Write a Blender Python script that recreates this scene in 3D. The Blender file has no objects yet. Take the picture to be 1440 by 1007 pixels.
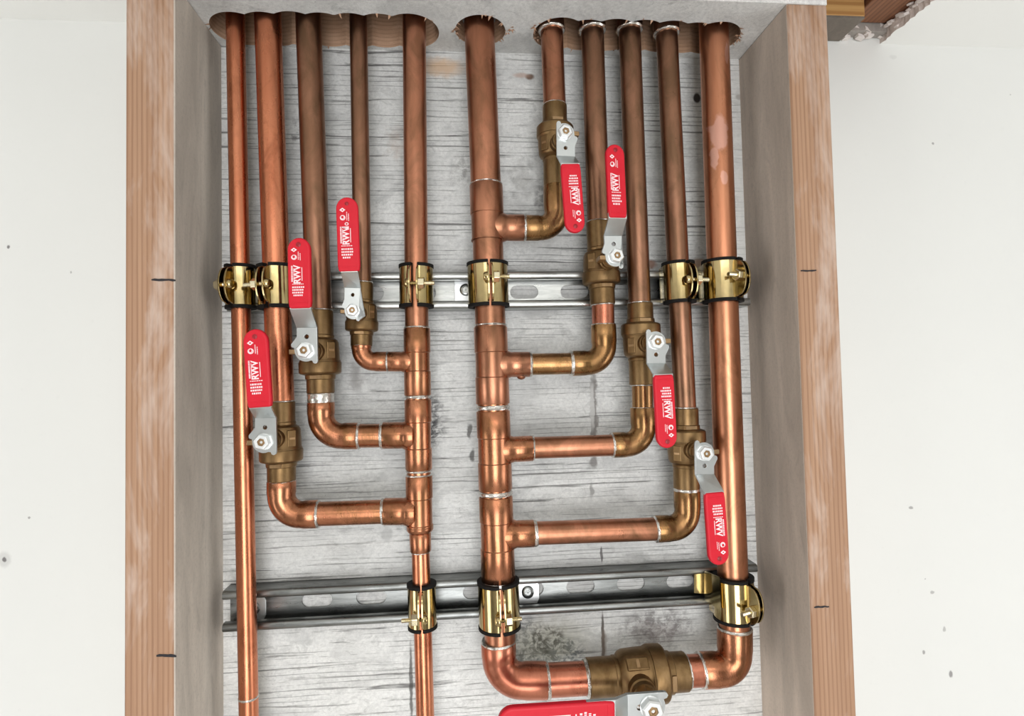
import bpy, bmesh, math, random
from mathutils import Vector, Matrix
from mathutils.geometry import tessellate_polygon
random.seed(7)
S = bpy.context.scene
COL = S.collection
PI = math.pi

# ---------------------------------------------------------------- camera (measured from the photograph's perspective, metres)
FPX = 796.117
CAM = Vector((-0.009549, -0.56247, 1.979191))
yaw, pitch, roll = 0.0827822, 0.0351267, -0.0214472
FWD = Vector((math.sin(yaw)*math.cos(pitch), math.cos(yaw)*math.cos(pitch), math.sin(pitch)))
_r = Vector((math.cos(yaw), -math.sin(yaw), 0)); _u = _r.cross(FWD)
RT = math.cos(roll)*_r + math.sin(roll)*_u
UP = -math.sin(roll)*_r + math.cos(roll)*_u
cd = bpy.data.cameras.new('camera'); cam = bpy.data.objects.new('camera', cd); COL.objects.link(cam)
cam.matrix_world = Matrix(((RT.x, UP.x, -FWD.x, CAM.x), (RT.y, UP.y, -FWD.y, CAM.y), (RT.z, UP.z, -FWD.z, CAM.z), (0, 0, 0, 1)))
cd.sensor_width = 36; cd.lens = FPX/1440*36; cd.clip_start = 0.01
S.camera = cam

# ---------------------------------------------------------------- world, lights, exposure
w = bpy.data.worlds.new('world'); S.world = w; w.use_nodes = True
w.node_tree.nodes['Background'].inputs[0].default_value = (0.86, 0.93, 1.0, 1)
w.node_tree.nodes['Background'].inputs[1].default_value = 1.0
def area(name, loc, aim, sx, sy, power, color):
    l = bpy.data.lights.new(name, 'AREA'); l.shape = 'RECTANGLE'; l.size = sx; l.size_y = sy; l.energy = power; l.color = color
    o = bpy.data.objects.new(name, l); COL.objects.link(o); o.location = loc
    o.rotation_euler = (Vector(aim)-Vector(loc)).to_track_quat('-Z', 'Y').to_euler(); return o
area('fill_panel_light', (0.05, -2.38, 1.25), (0.05, 0, 1.25), 1.0, 1.8, 54, (0.97, 0.98, 1.0))  # this and the two below: unseen panels added to shape highlights and fill
area('fill_panel_light', (-1.86, -1.15, 1.25), (0, -1.15, 1.25), 0.8, 1.3, 17, (0.96, 0.98, 1.0))
area('fill_panel_light', (1.91, -1.15, 1.25), (0, -1.15, 1.25), 0.8, 1.3, 19, (0.96, 0.98, 1.0))
area('overhead_fill_light', (0.05, -1.05, 2.29), (0.05, -1.05, 0), 0.9, 0.25, 4, (1.0, 0.96, 0.9))  # overhead fill added out of view, no known lamp
S.view_settings.view_transform = 'Standard'; S.view_settings.look = 'None'
S.view_settings.gamma = 1; S.view_settings.use_curve_mapping = False
S.view_settings.exposure = -0.70
try:
    S.cycles.max_bounces = 8; S.cycles.diffuse_bounces = 5; S.cycles.glossy_bounces = 4; S.cycles.caustics_reflective = False
except Exception: pass

# ---------------------------------------------------------------- measured pixels -> points of the place
def ray(x, y): return FWD*FPX + RT*(x-720) + UP*(503.5-y)
def P(x, y, Y=-0.038):
    d = ray(x, y); return CAM + d*((Y-CAM.y)/d.y)
def PP(x, y, o, n):
    d = ray(x, y); return CAM + d*((o-CAM).dot(n)/d.dot(n))
def PXR(wpx, Y=-0.038): return wpx/2*(Y-CAM.y)/FPX
ZH = 2.5-0.19066; XL = -0.24109; XR = 0.28340; W = 0.038; D = 0.089
ZC = P(100, 29, 0.012).z

# ---------------------------------------------------------------- mesh builder
WL = {}
class MB:
    def __init__(s): s.v = []; s.f = []; s.m = []; s.mi = 0
    def add(s, vs, fs):
        b = len(s.v); s.v += [Vector(v) for v in vs]; s.f += [[i+b for i in f] for f in fs]; s.m += [s.mi]*len(fs); return s
    def box(s, lo, hi):
        x0, y0, z0 = lo; x1, y1, z1 = hi
        return s.add([(x0,y0,z0),(x1,y0,z0),(x1,y1,z0),(x0,y1,z0),(x0,y0,z1),(x1,y0,z1),(x1,y1,z1),(x0,y1,z1)],
                     [(0,3,2,1),(4,5,6,7),(0,1,5,4),(1,2,6,5),(2,3,7,6),(3,0,4,7)])
    def obox(s, c, ax, ay, az, hx, hy, hz):
        vs = [c+ax*(hx*i)+ay*(hy*j)+az*(hz*k) for k in (-1,1) for j in (-1,1) for i in (-1,1)]
        return s.add(vs, [(0,2,3,1),(4,5,7,6),(0,1,5,4),(1,3,7,5),(3,2,6,7),(2,0,4,6)])
    def tube(s, pts, rad, n=40, caps=True, up=None):
        pts = [Vector(p) for p in pts]; N = len(pts)
        if not hasattr(rad, '__len__'): rad = [rad]*N
        t0 = None; vs = []
        for i in range(N):
            a = pts[max(i-1, 0)]; b = pts[min(i+1, N-1)]
            if (b-a).length < 1e-9: t = t0
            else: t = (b-a).normalized()
            if t0 is None:
                q = Vector(up) if up else (Vector((0,1,0)) if abs(t.y) < .9 else Vector((1,0,0)))
                x = (q-t*q.dot(t)).normalized()
            else: x = (x-t*x.dot(t)).normalized()
            y = t.cross(x); t0 = t
            for k in range(n):
                a_ = 2*PI*k/n; vs.append(pts[i]+(x*math.cos(a_)+y*math.sin(a_))*rad[i])
        fs = [(i*n+k, i*n+(k+1)%n, (i+1)*n+(k+1)%n, (i+1)*n+k) for i in range(N-1) for k in range(n)]
        if caps: fs += [list(range(n-1, -1, -1)), [(N-1)*n+k for k in range(n)]]
        return s.add(vs, fs)
    def lathe(s, o, ax, prof, n=40, rot=0, caps=True):
        ax = Vector(ax).normalized(); o = Vector(o)
        q = Vector((0,1,0)) if abs(ax.y) < .9 else Vector((0,0,1))
        x = (q-ax*q.dot(ax)).normalized(); y = ax.cross(x); vs = []
        for (t, r) in prof:
            for k in range(n):
                a = 2*PI*k/n+rot; vs.append(o+ax*t+(x*math.cos(a)+y*math.sin(a))*max(r, 1e-6))
        N = len(prof)
        fs = [(i*n+k, i*n+(k+1)%n, (i+1)*n+(k+1)%n, (i+1)*n+k) for i in range(N-1) for k in range(n)]
        if caps: fs += [list(range(n-1, -1, -1)), [(N-1)*n+k for k in range(n)]]
        return s.add(vs, fs)
    def prism(s, poly, nrm, th, holes=()):
        """planar outline (with optional holes) of 3-D points, given thickness along nrm (centred on the outline plane)"""
        nrm = Vector(nrm).normalized(); loops = [[Vector(p) for p in poly]]+[[Vector(p) for p in h] for h in holes]
        flat = [p for l in loops for p in l]; n = len(flat)
        q = Vector((0,0,1)) if abs(nrm.z) < .9 else Vector((1,0,0))
        ax = (q-nrm*q.dot(nrm)).normalized(); ay = nrm.cross(ax)
        if holes: tris = tessellate_polygon([[Vector((p.dot(ax), p.dot(ay), 0)) for p in l] for l in loops])
        else: tris = [list(range(n))]
        vs = [p-nrm*th/2 for p in flat]+[p+nrm*th/2 for p in flat]; fs = []
        for t in tris:
            a, b, c = [flat[i] for i in t[:3]]
            if holes:
                up_ = (b-a).cross(c-a).dot(nrm) > 0
            else:
                nn = Vector((0,0,0))
                for i in range(n): nn += flat[i].cross(flat[(i+1) % n])
                up_ = nn.dot(nrm) > 0
            tt = list(t) if up_ else list(t)[::-1]
            fs.append([i+n for i in tt]); fs.append(tt[::-1])
        b = 0
        for l in loops:
            m = len(l)
            for i in range(m): fs.append((b+i, b+(i+1)%m, n+b+(i+1)%m, n+b+i))
            b += m
        return s.add(vs, fs)
    def build(s, name, mats, parent=None, smooth=35, bevel=0, segs=2, loc=None, fixn=True, bangle=40):
        root = WL[parent.name] if parent else (Vector(loc) if loc is not None else Vector((0,0,0)))
        me = bpy.data.meshes.new(name)
        me.from_pydata([v-root for v in s.v], [], s.f)
        if not isinstance(mats, (list, tuple)): mats = [mats]
        for m in mats: me.materials.append(m)
        me.polygons.foreach_set('material_index', s.m)
        if fixn:
            bm = bmesh.new(); bm.from_mesh(me); bmesh.ops.recalc_face_normals(bm, faces=bm.faces); bm.to_mesh(me); bm.free()
        if smooth:
            me.polygons.foreach_set('use_smooth', [True]*len(me.polygons)); me.set_sharp_from_angle(angle=math.radians(smooth))
        me.update()
        o = bpy.data.objects.new(name, me); COL.objects.link(o)
        if parent: o.parent = parent
        else: o.location = root
        WL[o.name] = root
        if bevel:
            b = o.modifiers.new('bevel', 'BEVEL'); b.width = bevel; b.segments = segs; b.limit_method = 'ANGLE'; b.angle_limit = math.radians(bangle)
            b.harden_normals = True
        return o
def tag(o, label=None, cat=None, group=None, kind=None):
    if label: o['label'] = label
    if cat: o['category'] = cat
    if group: o['group'] = group
    if kind: o['kind'] = kind
    return o
def thing(name, loc, label, cat, group=None):
    o = bpy.data.objects.new(name, None); COL.objects.link(o); o.location = loc; o.empty_display_size = .02
    WL[o.name] = Vector(loc); return tag(o, label, cat, group)

# ---------------------------------------------------------------- materials
class NT:
    def __init__(s, name):
        s.mat = bpy.data.materials.new(name); s.mat.use_nodes = True; s.t = s.mat.node_tree; s.b = s.t.nodes['Principled BSDF']
        s.tc = s.t.nodes.new('ShaderNodeTexCoord').outputs['Object']
    def n(s, kind, **k):
        n = s.t.nodes.new(kind)
        for a, v in k.items(): setattr(n, a, v)
        return n
    def set(s, inp, v):
        if hasattr(v, 'is_output') or isinstance(v, bpy.types.NodeSocket): s.t.links.new(v, inp)
        elif isinstance(v, (tuple, list)) and len(v) == 3 and inp.type == 'RGBA': inp.default_value = (*v, 1)
        else: inp.default_value = v
    def map(s, sc=(1,1,1), loc=(0,0,0), rot=(0,0,0), src=None):
        m = s.n('ShaderNodeMapping'); s.set(m.inputs[0], src or s.tc); m.inputs[1].default_value = loc; m.inputs[2].default_value = rot; m.inputs[3].default_value = sc
        return m.outputs[0]
    def noise(s, sc=(1,1,1), scale=1, detail=4, rough=.55, dist=0, loc=(0,0,0), rot=(0,0,0)):
        m = s.n('ShaderNodeTexNoise'); s.set(m.inputs['Vector'], s.map(sc, loc, rot)); m.inputs['Scale'].default_value = scale
        m.inputs['Detail'].default_value = detail; m.inputs['Roughness'].default_value = rough; m.inputs['Distortion'].default_value = dist
        return m.outputs[0]
    def ramp(s, fac, stops):
        r = s.n('ShaderNodeValToRGB'); s.set(r.inputs[0], fac); e = r.color_ramp.elements
        while len(e) < len(stops): e.new(.5)
        for i, (p, c) in enumerate(stops):
            e[i].position = p; e[i].color = (c, c, c, 1) if not hasattr(c, '__len__') else (*c, 1)
        return r.outputs[0]
    def mix(s, fac, a, b, mode='MIX'):
        m = s.n('ShaderNodeMix', data_type='RGBA', blend_type=mode)
        s.set(m.inputs[0], fac); s.set(m.inputs[6], a); s.set(m.inputs[7], b); return m.outputs[2]
    def math(s, op, a, b=0.0, c=0.0, clamp=False):
        m = s.n('ShaderNodeMath', operation=op, use_clamp=clamp); s.set(m.inputs[0], a); s.set(m.inputs[1], b); s.set(m.inputs[2], c); return m.outputs[0]
    def sep(s):
        m = s.n('ShaderNodeSeparateXYZ'); s.set(m.inputs[0], s.tc); return m.outputs
    def spot(s, c, rad, soft=.5, stretch=(1,1,1), wob=0.0, wsc=120):
        """1 inside a blob of the surface around point c (object coordinates), 0 outside"""
        src = s.tc
        if wob:
            nz = s.n('ShaderNodeTexNoise'); s.set(nz.inputs['Vector'], s.tc); nz.inputs['Scale'].default_value = wsc; nz.inputs['Detail'].default_value = 4
            v = s.n('ShaderNodeVectorMath', operation='MULTIPLY_ADD'); s.set(v.inputs[0], nz.outputs['Color']); v.inputs[1].default_value = (wob, wob, wob); s.set(v.inputs[2], s.tc)
            v2 = s.n('ShaderNodeVectorMath', operation='SUBTRACT'); s.set(v2.inputs[0], v.outputs[0]); v2.inputs[1].default_value = (wob/2, wob/2, wob/2)
            src = v2.outputs[0]
        v = s.n('ShaderNodeVectorMath', operation='SUBTRACT'); s.set(v.inputs[0], src); v.inputs[1].default_value = c
        m = s.n('ShaderNodeVectorMath', operation='MULTIPLY'); s.set(m.inputs[0], v.outputs[0]); m.inputs[1].default_value = stretch
        l = s.n('ShaderNodeVectorMath', operation='LENGTH'); s.set(l.inputs[0], m.outputs[0])
        r = s.n('ShaderNodeMapRange', interpolation_type='SMOOTHSTEP'); s.set(r.inputs[0], l.outputs['Value'])
        r.inputs[1].default_value = rad*(1-soft); r.inputs[2].default_value = rad; r.inputs[3].default_value = 1; r.inputs[4].default_value = 0
        return r.outputs[0]
    def bump(s, h, strength=.3, dist=.001):
        b = s.n('ShaderNodeBump'); s.set(b.inputs['Height'], h); b.inputs['Strength'].default_value = strength; b.inputs['Distance'].default_value = dist
        s.set(s.b.inputs['Normal'], b.outputs[0])
    def out(s, color=None, rough=None, metal=None, **k):
        if color is not None: s.set(s.b.inputs['Base Color'], color)
        if rough is not None: s.set(s.b.inputs['Roughness'], rough)
        if metal is not None: s.set(s.b.inputs['Metallic'], metal)
        for a, v in k.items(): s.set(s.b.inputs[a.replace('_', ' ')], v)
        return s.mat
def srgb(r, g, b):
    f = lambda c: (c/255/12.92) if c/255 <= .04045 else ((c/255+.055)/1.055)**2.4
    return (f(r), f(g), f(b))

def copper(name, c1, c2, c3, rough=.26, seed=0, pat=.5, streak=(60, 60, 9)):
    c1, c2, c3 = [(x[0]*.84, x[1]*.80, x[2]*.80) for x in (c1, c2, c3)]
    m = NT(name)
    a = m.ramp(m.noise(streak, 1, 5, .6, .4, (seed, seed, seed)), [(.33, 0), (.68, 1)])
    b = m.ramp(m.noise((45, 45, 22), 1, 6, .65, .8, (seed+3, 1, seed)), [(1-pat-.12, 0), (1-pat+.16, 1)])
    c = m.mix(a, c1, c2); c = m.mix(b, c, c3)
    s2 = m.ramp(m.noise((260, 260, 260), 1, 3, .7), [(.66, 0), (.78, .5)]); c = m.mix(s2, c, tuple(x*.45 for x in c3))
    r = m.math('MULTIPLY_ADD', m.noise((70, 70, 25), 1, 5, .7, 0, (seed, 4, 2)), .30, rough-.11)
    m.bump(m.math('ADD', m.noise((900, 900, 60), 1, 3, .6), m.noise((90, 90, 50), 1, 3)), .12, .0004)
    return m.out(c, r, 1.0)
CU_BRIGHT = copper('copper_bright', (.80, .33, .18), (.66, .235, .12), (.40, .14, .07), .24, 1, .35)
CU_MID = copper('copper_mid', (.66, .31, .185), (.50, .22, .125), (.30, .155, .085), .28, 5, .45)
CU_BROWN = copper('copper_brown', (.46, .245, .155), (.36, .19, .115), (.25, .145, .085), .31, 9, .5)
CU_FIT = copper('copper_fitting', (.66, .30, .165), (.48, .20, .105), (.30, .15, .065), .23, 13, .45, (70, 70, 40))
CU_GOLD = copper('copper_heat_gilded', (.54, .32, .14), (.42, .215, .10), (.24, .145, .055), .23, 17, .5, (60, 60, 40))
CU_PINK = copper('copper_pink', (.74, .30, .19), (.58, .21, .125), (.36, .12, .07), .26, 21, .35, (60, 60, 40))
BRASS = copper('cast_brass', (.32, .215, .105), (.26, .17, .075), (.17, .105, .045), .38, 25, .45, (90, 90, 90))
BRASS_L = copper('machined_brass', (.52, .36, .20), (.42, .28, .14), (.28, .18, .085), .30, 29, .35, (90, 90, 90))
m = NT('solder'); m.bump(m.noise((500, 500, 500), 1, 3), .5, .0006)
SOLDER = m.out(m.mix(m.ramp(m.noise((200,)*3, 1, 3), [(.35, 0), (.7, 1)]), (.80, .78, .74), (.45, .41, .36)), .26, .95)
m = NT('zinc_plate'); ZINC = m.out(m.mix(m.noise((120,)*3, 1, 4), (.60, .63, .63), (.70, .73, .73)), .30, .92)
m = NT('zinc_nut'); ZNUT = m.out((.84, .86, .86), .38, .7)
m = NT('red_vinyl'); m.bump(m.noise((900,)*3, 1, 2), .10, .0002)
RED = m.out(m.mix(m.noise((150,)*3, 1, 3), (.66, .012, .030), (.58, .008, .022)), .42, 0.0, Specular_IOR_Level=.32)
DRED = NT('red_vinyl_deep').out((.30, .004, .012), .4, 0.0)
WHITE = NT('white_print').out((.92, .72, .74), .5, 0.0)
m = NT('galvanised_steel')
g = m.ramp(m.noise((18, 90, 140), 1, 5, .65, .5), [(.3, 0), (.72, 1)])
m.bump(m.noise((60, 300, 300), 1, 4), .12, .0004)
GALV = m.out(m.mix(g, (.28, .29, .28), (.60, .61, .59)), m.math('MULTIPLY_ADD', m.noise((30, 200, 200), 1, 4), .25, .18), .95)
m = NT('shaded_galvanised_steel')
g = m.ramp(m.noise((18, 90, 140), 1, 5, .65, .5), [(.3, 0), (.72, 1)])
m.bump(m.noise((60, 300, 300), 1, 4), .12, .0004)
GALV_SHADED = m.out(m.mix(g, (.12, .125, .12), (.34, .35, .34)), m.math('MULTIPLY_ADD', m.noise((30, 200, 200), 1, 4), .25, .18), .95)  # galvanised steel again, with the lower channel's dimmer reflection painted into the colour
m = NT('yellow_zinc')
GOLD = m.out(m.mix(m.ramp(m.noise((70,)*3, 1, 4), [(.3, 0), (.7, 1)]), (.60, .46, .235), (.40, .32, .15)), m.math('MULTIPLY_ADD', m.noise((90,)*3, 1, 3), .14, .06), 1.0)
GOLDP = NT('pale_zinc').out((.80, .72, .50), .22, 1.0)
RUBBER = NT('black_rubber').out((.008, .007, .0065), .75, 0.0, Specular_IOR_Level=.2)
INK = NT('marker_ink').out((.012, .01, .014), .5, 0.0)
DARK = NT('hole_dark').out((.01, .008, .006), .8, 0.0)

def painted(name, stains_and_light=(), base=(.93, .925, .90), crack=1.0):
    m = NT(name)
    def lines(per, dist, loc, lo_, hi_, mscale, mlo, mhi):
        wv = m.n('ShaderNodeTexWave', wave_type='BANDS', bands_direction='Z'); m.set(wv.inputs['Vector'], m.map((.055, .055, 1), loc))
        wv.inputs['Scale'].default_value = 2*PI/(20*per); wv.inputs['Distortion'].default_value = dist; wv.inputs['Detail'].default_value = 4
        wv.inputs['Detail Scale'].default_value = 1.2; wv.inputs['Detail Roughness'].default_value = .62
        l = m.ramp(wv.outputs['Fac'], [(lo_, 0), (hi_, 1)])
        return m.math('MULTIPLY', l, m.ramp(m.noise(mscale, 1, 5, .68, .4, (loc[0]*3, 2, loc[2]*5)), [(mlo, 0), (mhi, 1)]))
    lo = m.noise((5, 5, 9), 1, 5, .6, .3)
    fib = m.noise((22, 22, 420), 1, 5, .62, .55)                       # horizontal fibres
    line = lines(.0115, 8.0, (0, 0, 0), .95, .992, (7, 7, 55), .50, .60)
    line2 = lines(.0050, 7.0, (.7, 0, .31), .91, .985, (10, 10, 60), .46, .56)
    smu = m.ramp(m.noise((15, 15, 26), 1, 7, .70, 1.4, (6, 1, 2)), [(.47, 0), (.70, 1)])
    fine = m.math('MULTIPLY', m.ramp(m.noise((30, 30, 620), 1, 4, .65, .4, (1, 5, 2)), [(.30, 1), (.40, 0)]), m.ramp(m.noise((9, 9, 22), 1, 3, .6, 0, (2, 8, 1)), [(.42, 0), (.60, 1)]))
    mot = m.ramp(m.noise((300, 300, 380), 1, 6, .75), [(.40, 0), (.62, 1)])
    dabs = m.ramp(m.noise((70, 70, 105), 1, 6, .75, 1.0, (4, 4, 4)), [(.54, 0), (.68, 1)])
    c = m.mix(m.ramp(lo, [(.35, 0), (.62, 1)]), tuple(x*.80 for x in base), base)
    c = m.mix(m.math('MULTIPLY', smu, .62*crack), c, (.36, .36, .355))
    c = m.mix(m.math('MULTIPLY', mot, .52), c, tuple(x*.58 for x in base))
    c = m.mix(m.math('MULTIPLY', m.ramp(fib, [(.45, 0), (.72, 1)]), .40), c, (.93, .93, .91))
    c = m.mix(m.math('MULTIPLY', dabs, .50), c, (.40, .40, .385))
    c = m.mix(m.math('MULTIPLY', fine, .40*crack), c, (.26, .255, .25))
    c = m.mix(m.math('MULTIPLY', line2, .62*crack), c, (.13, .125, .12))
    c = m.mix(m.math('MULTIPLY', line, .75*crack), c, (.075, .07, .068))
    spk = m.ramp(m.noise((420, 420, 520), 1, 2, .5), [(.71, 0), (.77, 1)])
    c = m.mix(m.math('MULTIPLY', spk, .6), c, (.12, .12, .11))
    brk = m.ramp(m.noise((120, 120, 150), 1, 6, .72, .6, (9, 9, 3)), [(.43, 0), (.56, 1)])
    for (p, rad, st, wob, col, amt, soft) in stains_and_light:
        k = m.spot(p, rad, soft, st, wob)
        if wob >= .014 and sum(col) < .62: k = m.math('MULTIPLY', k, brk)
        c = m.mix(m.math('MULTIPLY', k, amt), c, col)
    h = m.math('SUBTRACT', m.math('MULTIPLY_ADD', fib, .5, m.math('MULTIPLY', mot, .25)), m.math('MULTIPLY_ADD', line, 1.2, fine))
    m.bump(h, .55, .0009)
    return m.out(c, .66, 0.0)
def rawwood(name, a, b, dk, axis='z', scale=1.0, line=.5, rough=.7, white=None, wamt=0.0):
    m = NT(name)
    sc = {'z': (1, 1, .016), 'x': (.016, 1, 1), 'y': (1, .016, 1)}[axis]
    v = tuple(x*300*scale for x in sc); lv = tuple(x*90*scale for x in sc)
    wv = m.n('ShaderNodeTexWave', wave_type='BANDS', bands_direction={'z': 'X', 'x': 'Z', 'y': 'X'}[axis]); m.set(wv.inputs['Vector'], m.map({'z': (1, 1, .03), 'x': (.03, 1, 1), 'y': (1, .03, 1)}[axis]))
    wv.inputs['Scale'].default_value = 2*PI/(20*.0040)*scale; wv.inputs['Distortion'].default_value = 3.2; wv.inputs['Detail'].default_value = 3; wv.inputs['Detail Scale'].default_value = .6
    g0 = m.ramp(m.noise(v, 1, 3, .5, .35), [(.38, 0), (.62, 1)])
    g1 = m.math('ADD', m.math('MULTIPLY', m.ramp(wv.outputs['Fac'], [(.45, 0), (.95, 1)]), .75), m.math('MULTIPLY', g0, .25))
    g2 = m.noise(lv, 1, 4, .6, .6, (2, 3, 1))
    fine = m.noise(tuple(x*1400 for x in sc), 1, 2, .5)
    c = m.mix(m.ramp(g2, [(.35, 0), (.65, 1)]), a, b)
    c = m.mix(m.math('MULTIPLY', g1, line), c, dk)
    c = m.mix(m.math('MULTIPLY', m.ramp(fine, [(.4, 0), (.7, 1)]), .22), c, dk)
    if white:
        k = m.ramp(m.noise((26, 26, 6), 1, 5, .65, .4, (5, 5, 5)), [(.60-wamt*.3, 0), (.76-wamt*.3, 1)])
        c = m.mix(m.math('MULTIPLY', k, .7), c, white)
    m.bump(m.math('ADD', g1, m.math('MULTIPLY', fine, .6)), .25, .0006)
    return m.out(c, rough, 0.0)
def sidewood(name, base):
    m = NT(name)
    a = m.noise((30, 30, 5), 1, 6, .65, .8); b = m.ramp(m.noise((60, 60, 16), 1, 6, .7, 1.2, (3, 1, 2)), [(.56, 0), (.72, 1)])
    c = m.mix(m.ramp(a, [(.35, 0), (.65, 1)]), tuple(x*.80 for x in base), tuple(x*1.10 for x in base))
    c = m.mix(m.math('MULTIPLY', b, .40), c, tuple(x*.5 for x in base))
    sp = m.noise((420, 420, 300), 1, 4, .75); c = m.mix(m.math('MULTIPLY', m.ramp(sp, [(.5, 0), (.68, 1)]), .30), c, tuple(x*.5 for x in base))
    f = m.noise((300, 300, 12), 1, 3, .6); c = m.mix(m.math('MULTIPLY', f, .22), c, tuple(x*.62 for x in base))
    m.bump(m.math('ADD', m.noise((500, 500, 90), 1, 4), a), .2, .0006)
    return m.out(c, .7, 0.0)
def drywall(name, base, specks=()):
    m = NT(name)
    c = m.mix(m.ramp(m.noise((3, 3, 3), 1, 5, .6), [(.3, 0), (.7, 1)]), tuple(x*.97 for x in base), base)
    c = m.mix(m.math('MULTIPLY', m.ramp(m.noise((190, 190, 190), 1, 4, .7), [(.62, 0), (.75, 1)]), .12), c, tuple(x*.75 for x in base))
    for (p, rad, st, amt) in specks: c = m.mix(m.math('MULTIPLY', m.spot(p, rad, .5, st, .0025, 260), amt), c, (.16, .15, .15))
    m.bump(m.noise((240, 240, 240), 1, 5, .6), .06, .0008)
    return m.out(c, .8, 0.0)

# ================================================================ the setting
YW = 0.012
def PWl(x, y): return tuple(P(x, y, YW))
specks = [(PWl(12, 347), .0022, (1,1,1), .9), (PWl(100, 383), .0011, (1,1,.6), .5), (PWl(6, 787), .0024, (1,1,.7), .95), (PWl(6, 787), .0075, (1,1,.8), .22),
          (PWl(41, 728), .0016, (1,1,1), .6), (PWl(1312, 202), .0018, (1,1,1), .6), (PWl(1281, 714), .0022, (.7,1,1), .6), (PWl(1311, 833), .0022, (.7,1,1), .5),
          (PWl(1328, 885), .0022, (1,1,.6), .45), (PWl(1299, 917), .0020, (1,1,.7), .65), (PWl(1337, 948), .0028, (1,1,.6), .75), (PWl(1301, 814), .0010, (1,1,1), .4),
          (PWl(1421, 133), .0012, (1,1,1), .35), (PWl(1256, 80), .004, (.7,1,1.2), .12)]
WALLM = drywall('drywall_paint', (.765, .77, .745), specks)
CEILM = drywall('ceiling_paint', (.92, .925, .90))
SIDEM = drywall('side_wall_paint', (.42, .40, .37))  # unseen walls, kept dark to give the metal reflections contrast
m = NT('gypsum_cut'); m.bump(m.noise((260,)*3, 1, 5, .7), .8, .003)
GYPS = m.out(m.mix(m.noise((120,)*3, 1, 4), (.62, .50, .45), (.78, .72, .67)), .9, 0.0)
x0, x1, yb = -1.9, 1.95, -2.42
MB().box((x0, YW, 0), (x1, YW+.02, ZC+.02)).build('wall_back', WALLM, smooth=0)
tag(bpy.data.objects['wall_back'], kind='structure')
holex1 = .4515; holey = -.135
mb = MB()
hole = []
for i in range(26): hole.append((XL-W-.004, YW-(YW-holey)*i/25, ZC+.007))
for i in range(1, 20): hole.append((XL-W-.004+(holex1-XL+W+.004)*i/20, holey, ZC+.007))
for i in range(40):
    j = random.uniform(-.0016, .0016); hole.append((holex1+j+(.002 if i % 7 == 3 else 0), holey+(YW-holey)*i/40, ZC+.007))
hole.append((holex1, YW, ZC+.007))
# ceiling board with the torn opening above the timber box: three slabs and one with the cut
outer = [(x0, YW, ZC+.007), (x0, yb, ZC+.007), (x1, yb, ZC+.007), (x1, YW, ZC+.007)]
poly = outer+[(holex1, YW, ZC+.007)]+hole[::-1][1:]+[(XL-W-.004, YW, ZC+.007)][:0]
flat = [Vector(p) for p in poly]
tri = tessellate_polygon([[Vector((p.x, p.y, 0)) for p in flat]])
n = len(flat); vs = [p-Vector((0,0,.007)) for p in flat]+[p+Vector((0,0,.007)) for p in flat]
mb.add(vs, [list(t) for t in tri]+[[i+n for i in t][::-1] for t in tri])
mb.mi = 1
mb.add(vs, [(i, (i+1) % n, n+(i+1) % n, n+i) for i in range(n)])
tag(mb.build('ceiling', [CEILM, GYPS], smooth=0), kind='structure')
m = NT('concrete_floor'); FLOORM = m.out(m.mix(m.noise((3,3,3), 1, 6, .6), (.52, .50, .47), (.60, .57, .54)), .6, 0.0)
tag(MB().box((x0, yb, -.05), (x1, YW, 0)).build('floor', FLOORM, smooth=0), kind='structure')
tag(MB().box((x0-.02, yb, 0), (x0, YW, ZC+.02)).build('wall_left', SIDEM, smooth=0), kind='structure')
tag(MB().box((x1, yb, 0), (x1+.02, YW, ZC+.02)).build('wall_right', SIDEM, smooth=0), kind='structure')
tag(MB().box((x0, yb-.02, 0), (x1, yb, ZC+.02)).build('wall_front', SIDEM, smooth=0), kind='structure')
SUBF = rawwood('joist_space_wood', (.30, .16, .08), (.24, .12, .06), (.12, .06, .03), 'x')
tag(MB().box((-.9, -1.2, ZC+.25), (1.0, .3, ZC+.27)).build('trim_1', SUBF, smooth=0), kind='structure')   # boards of the floor above, added to shut world light out of the cavity
tag(MB().box((-.9, YW+.021, ZC+.02), (1.0, YW+.04, ZC+.25)).build('trim_2', SUBF, smooth=0), kind='structure')

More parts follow.
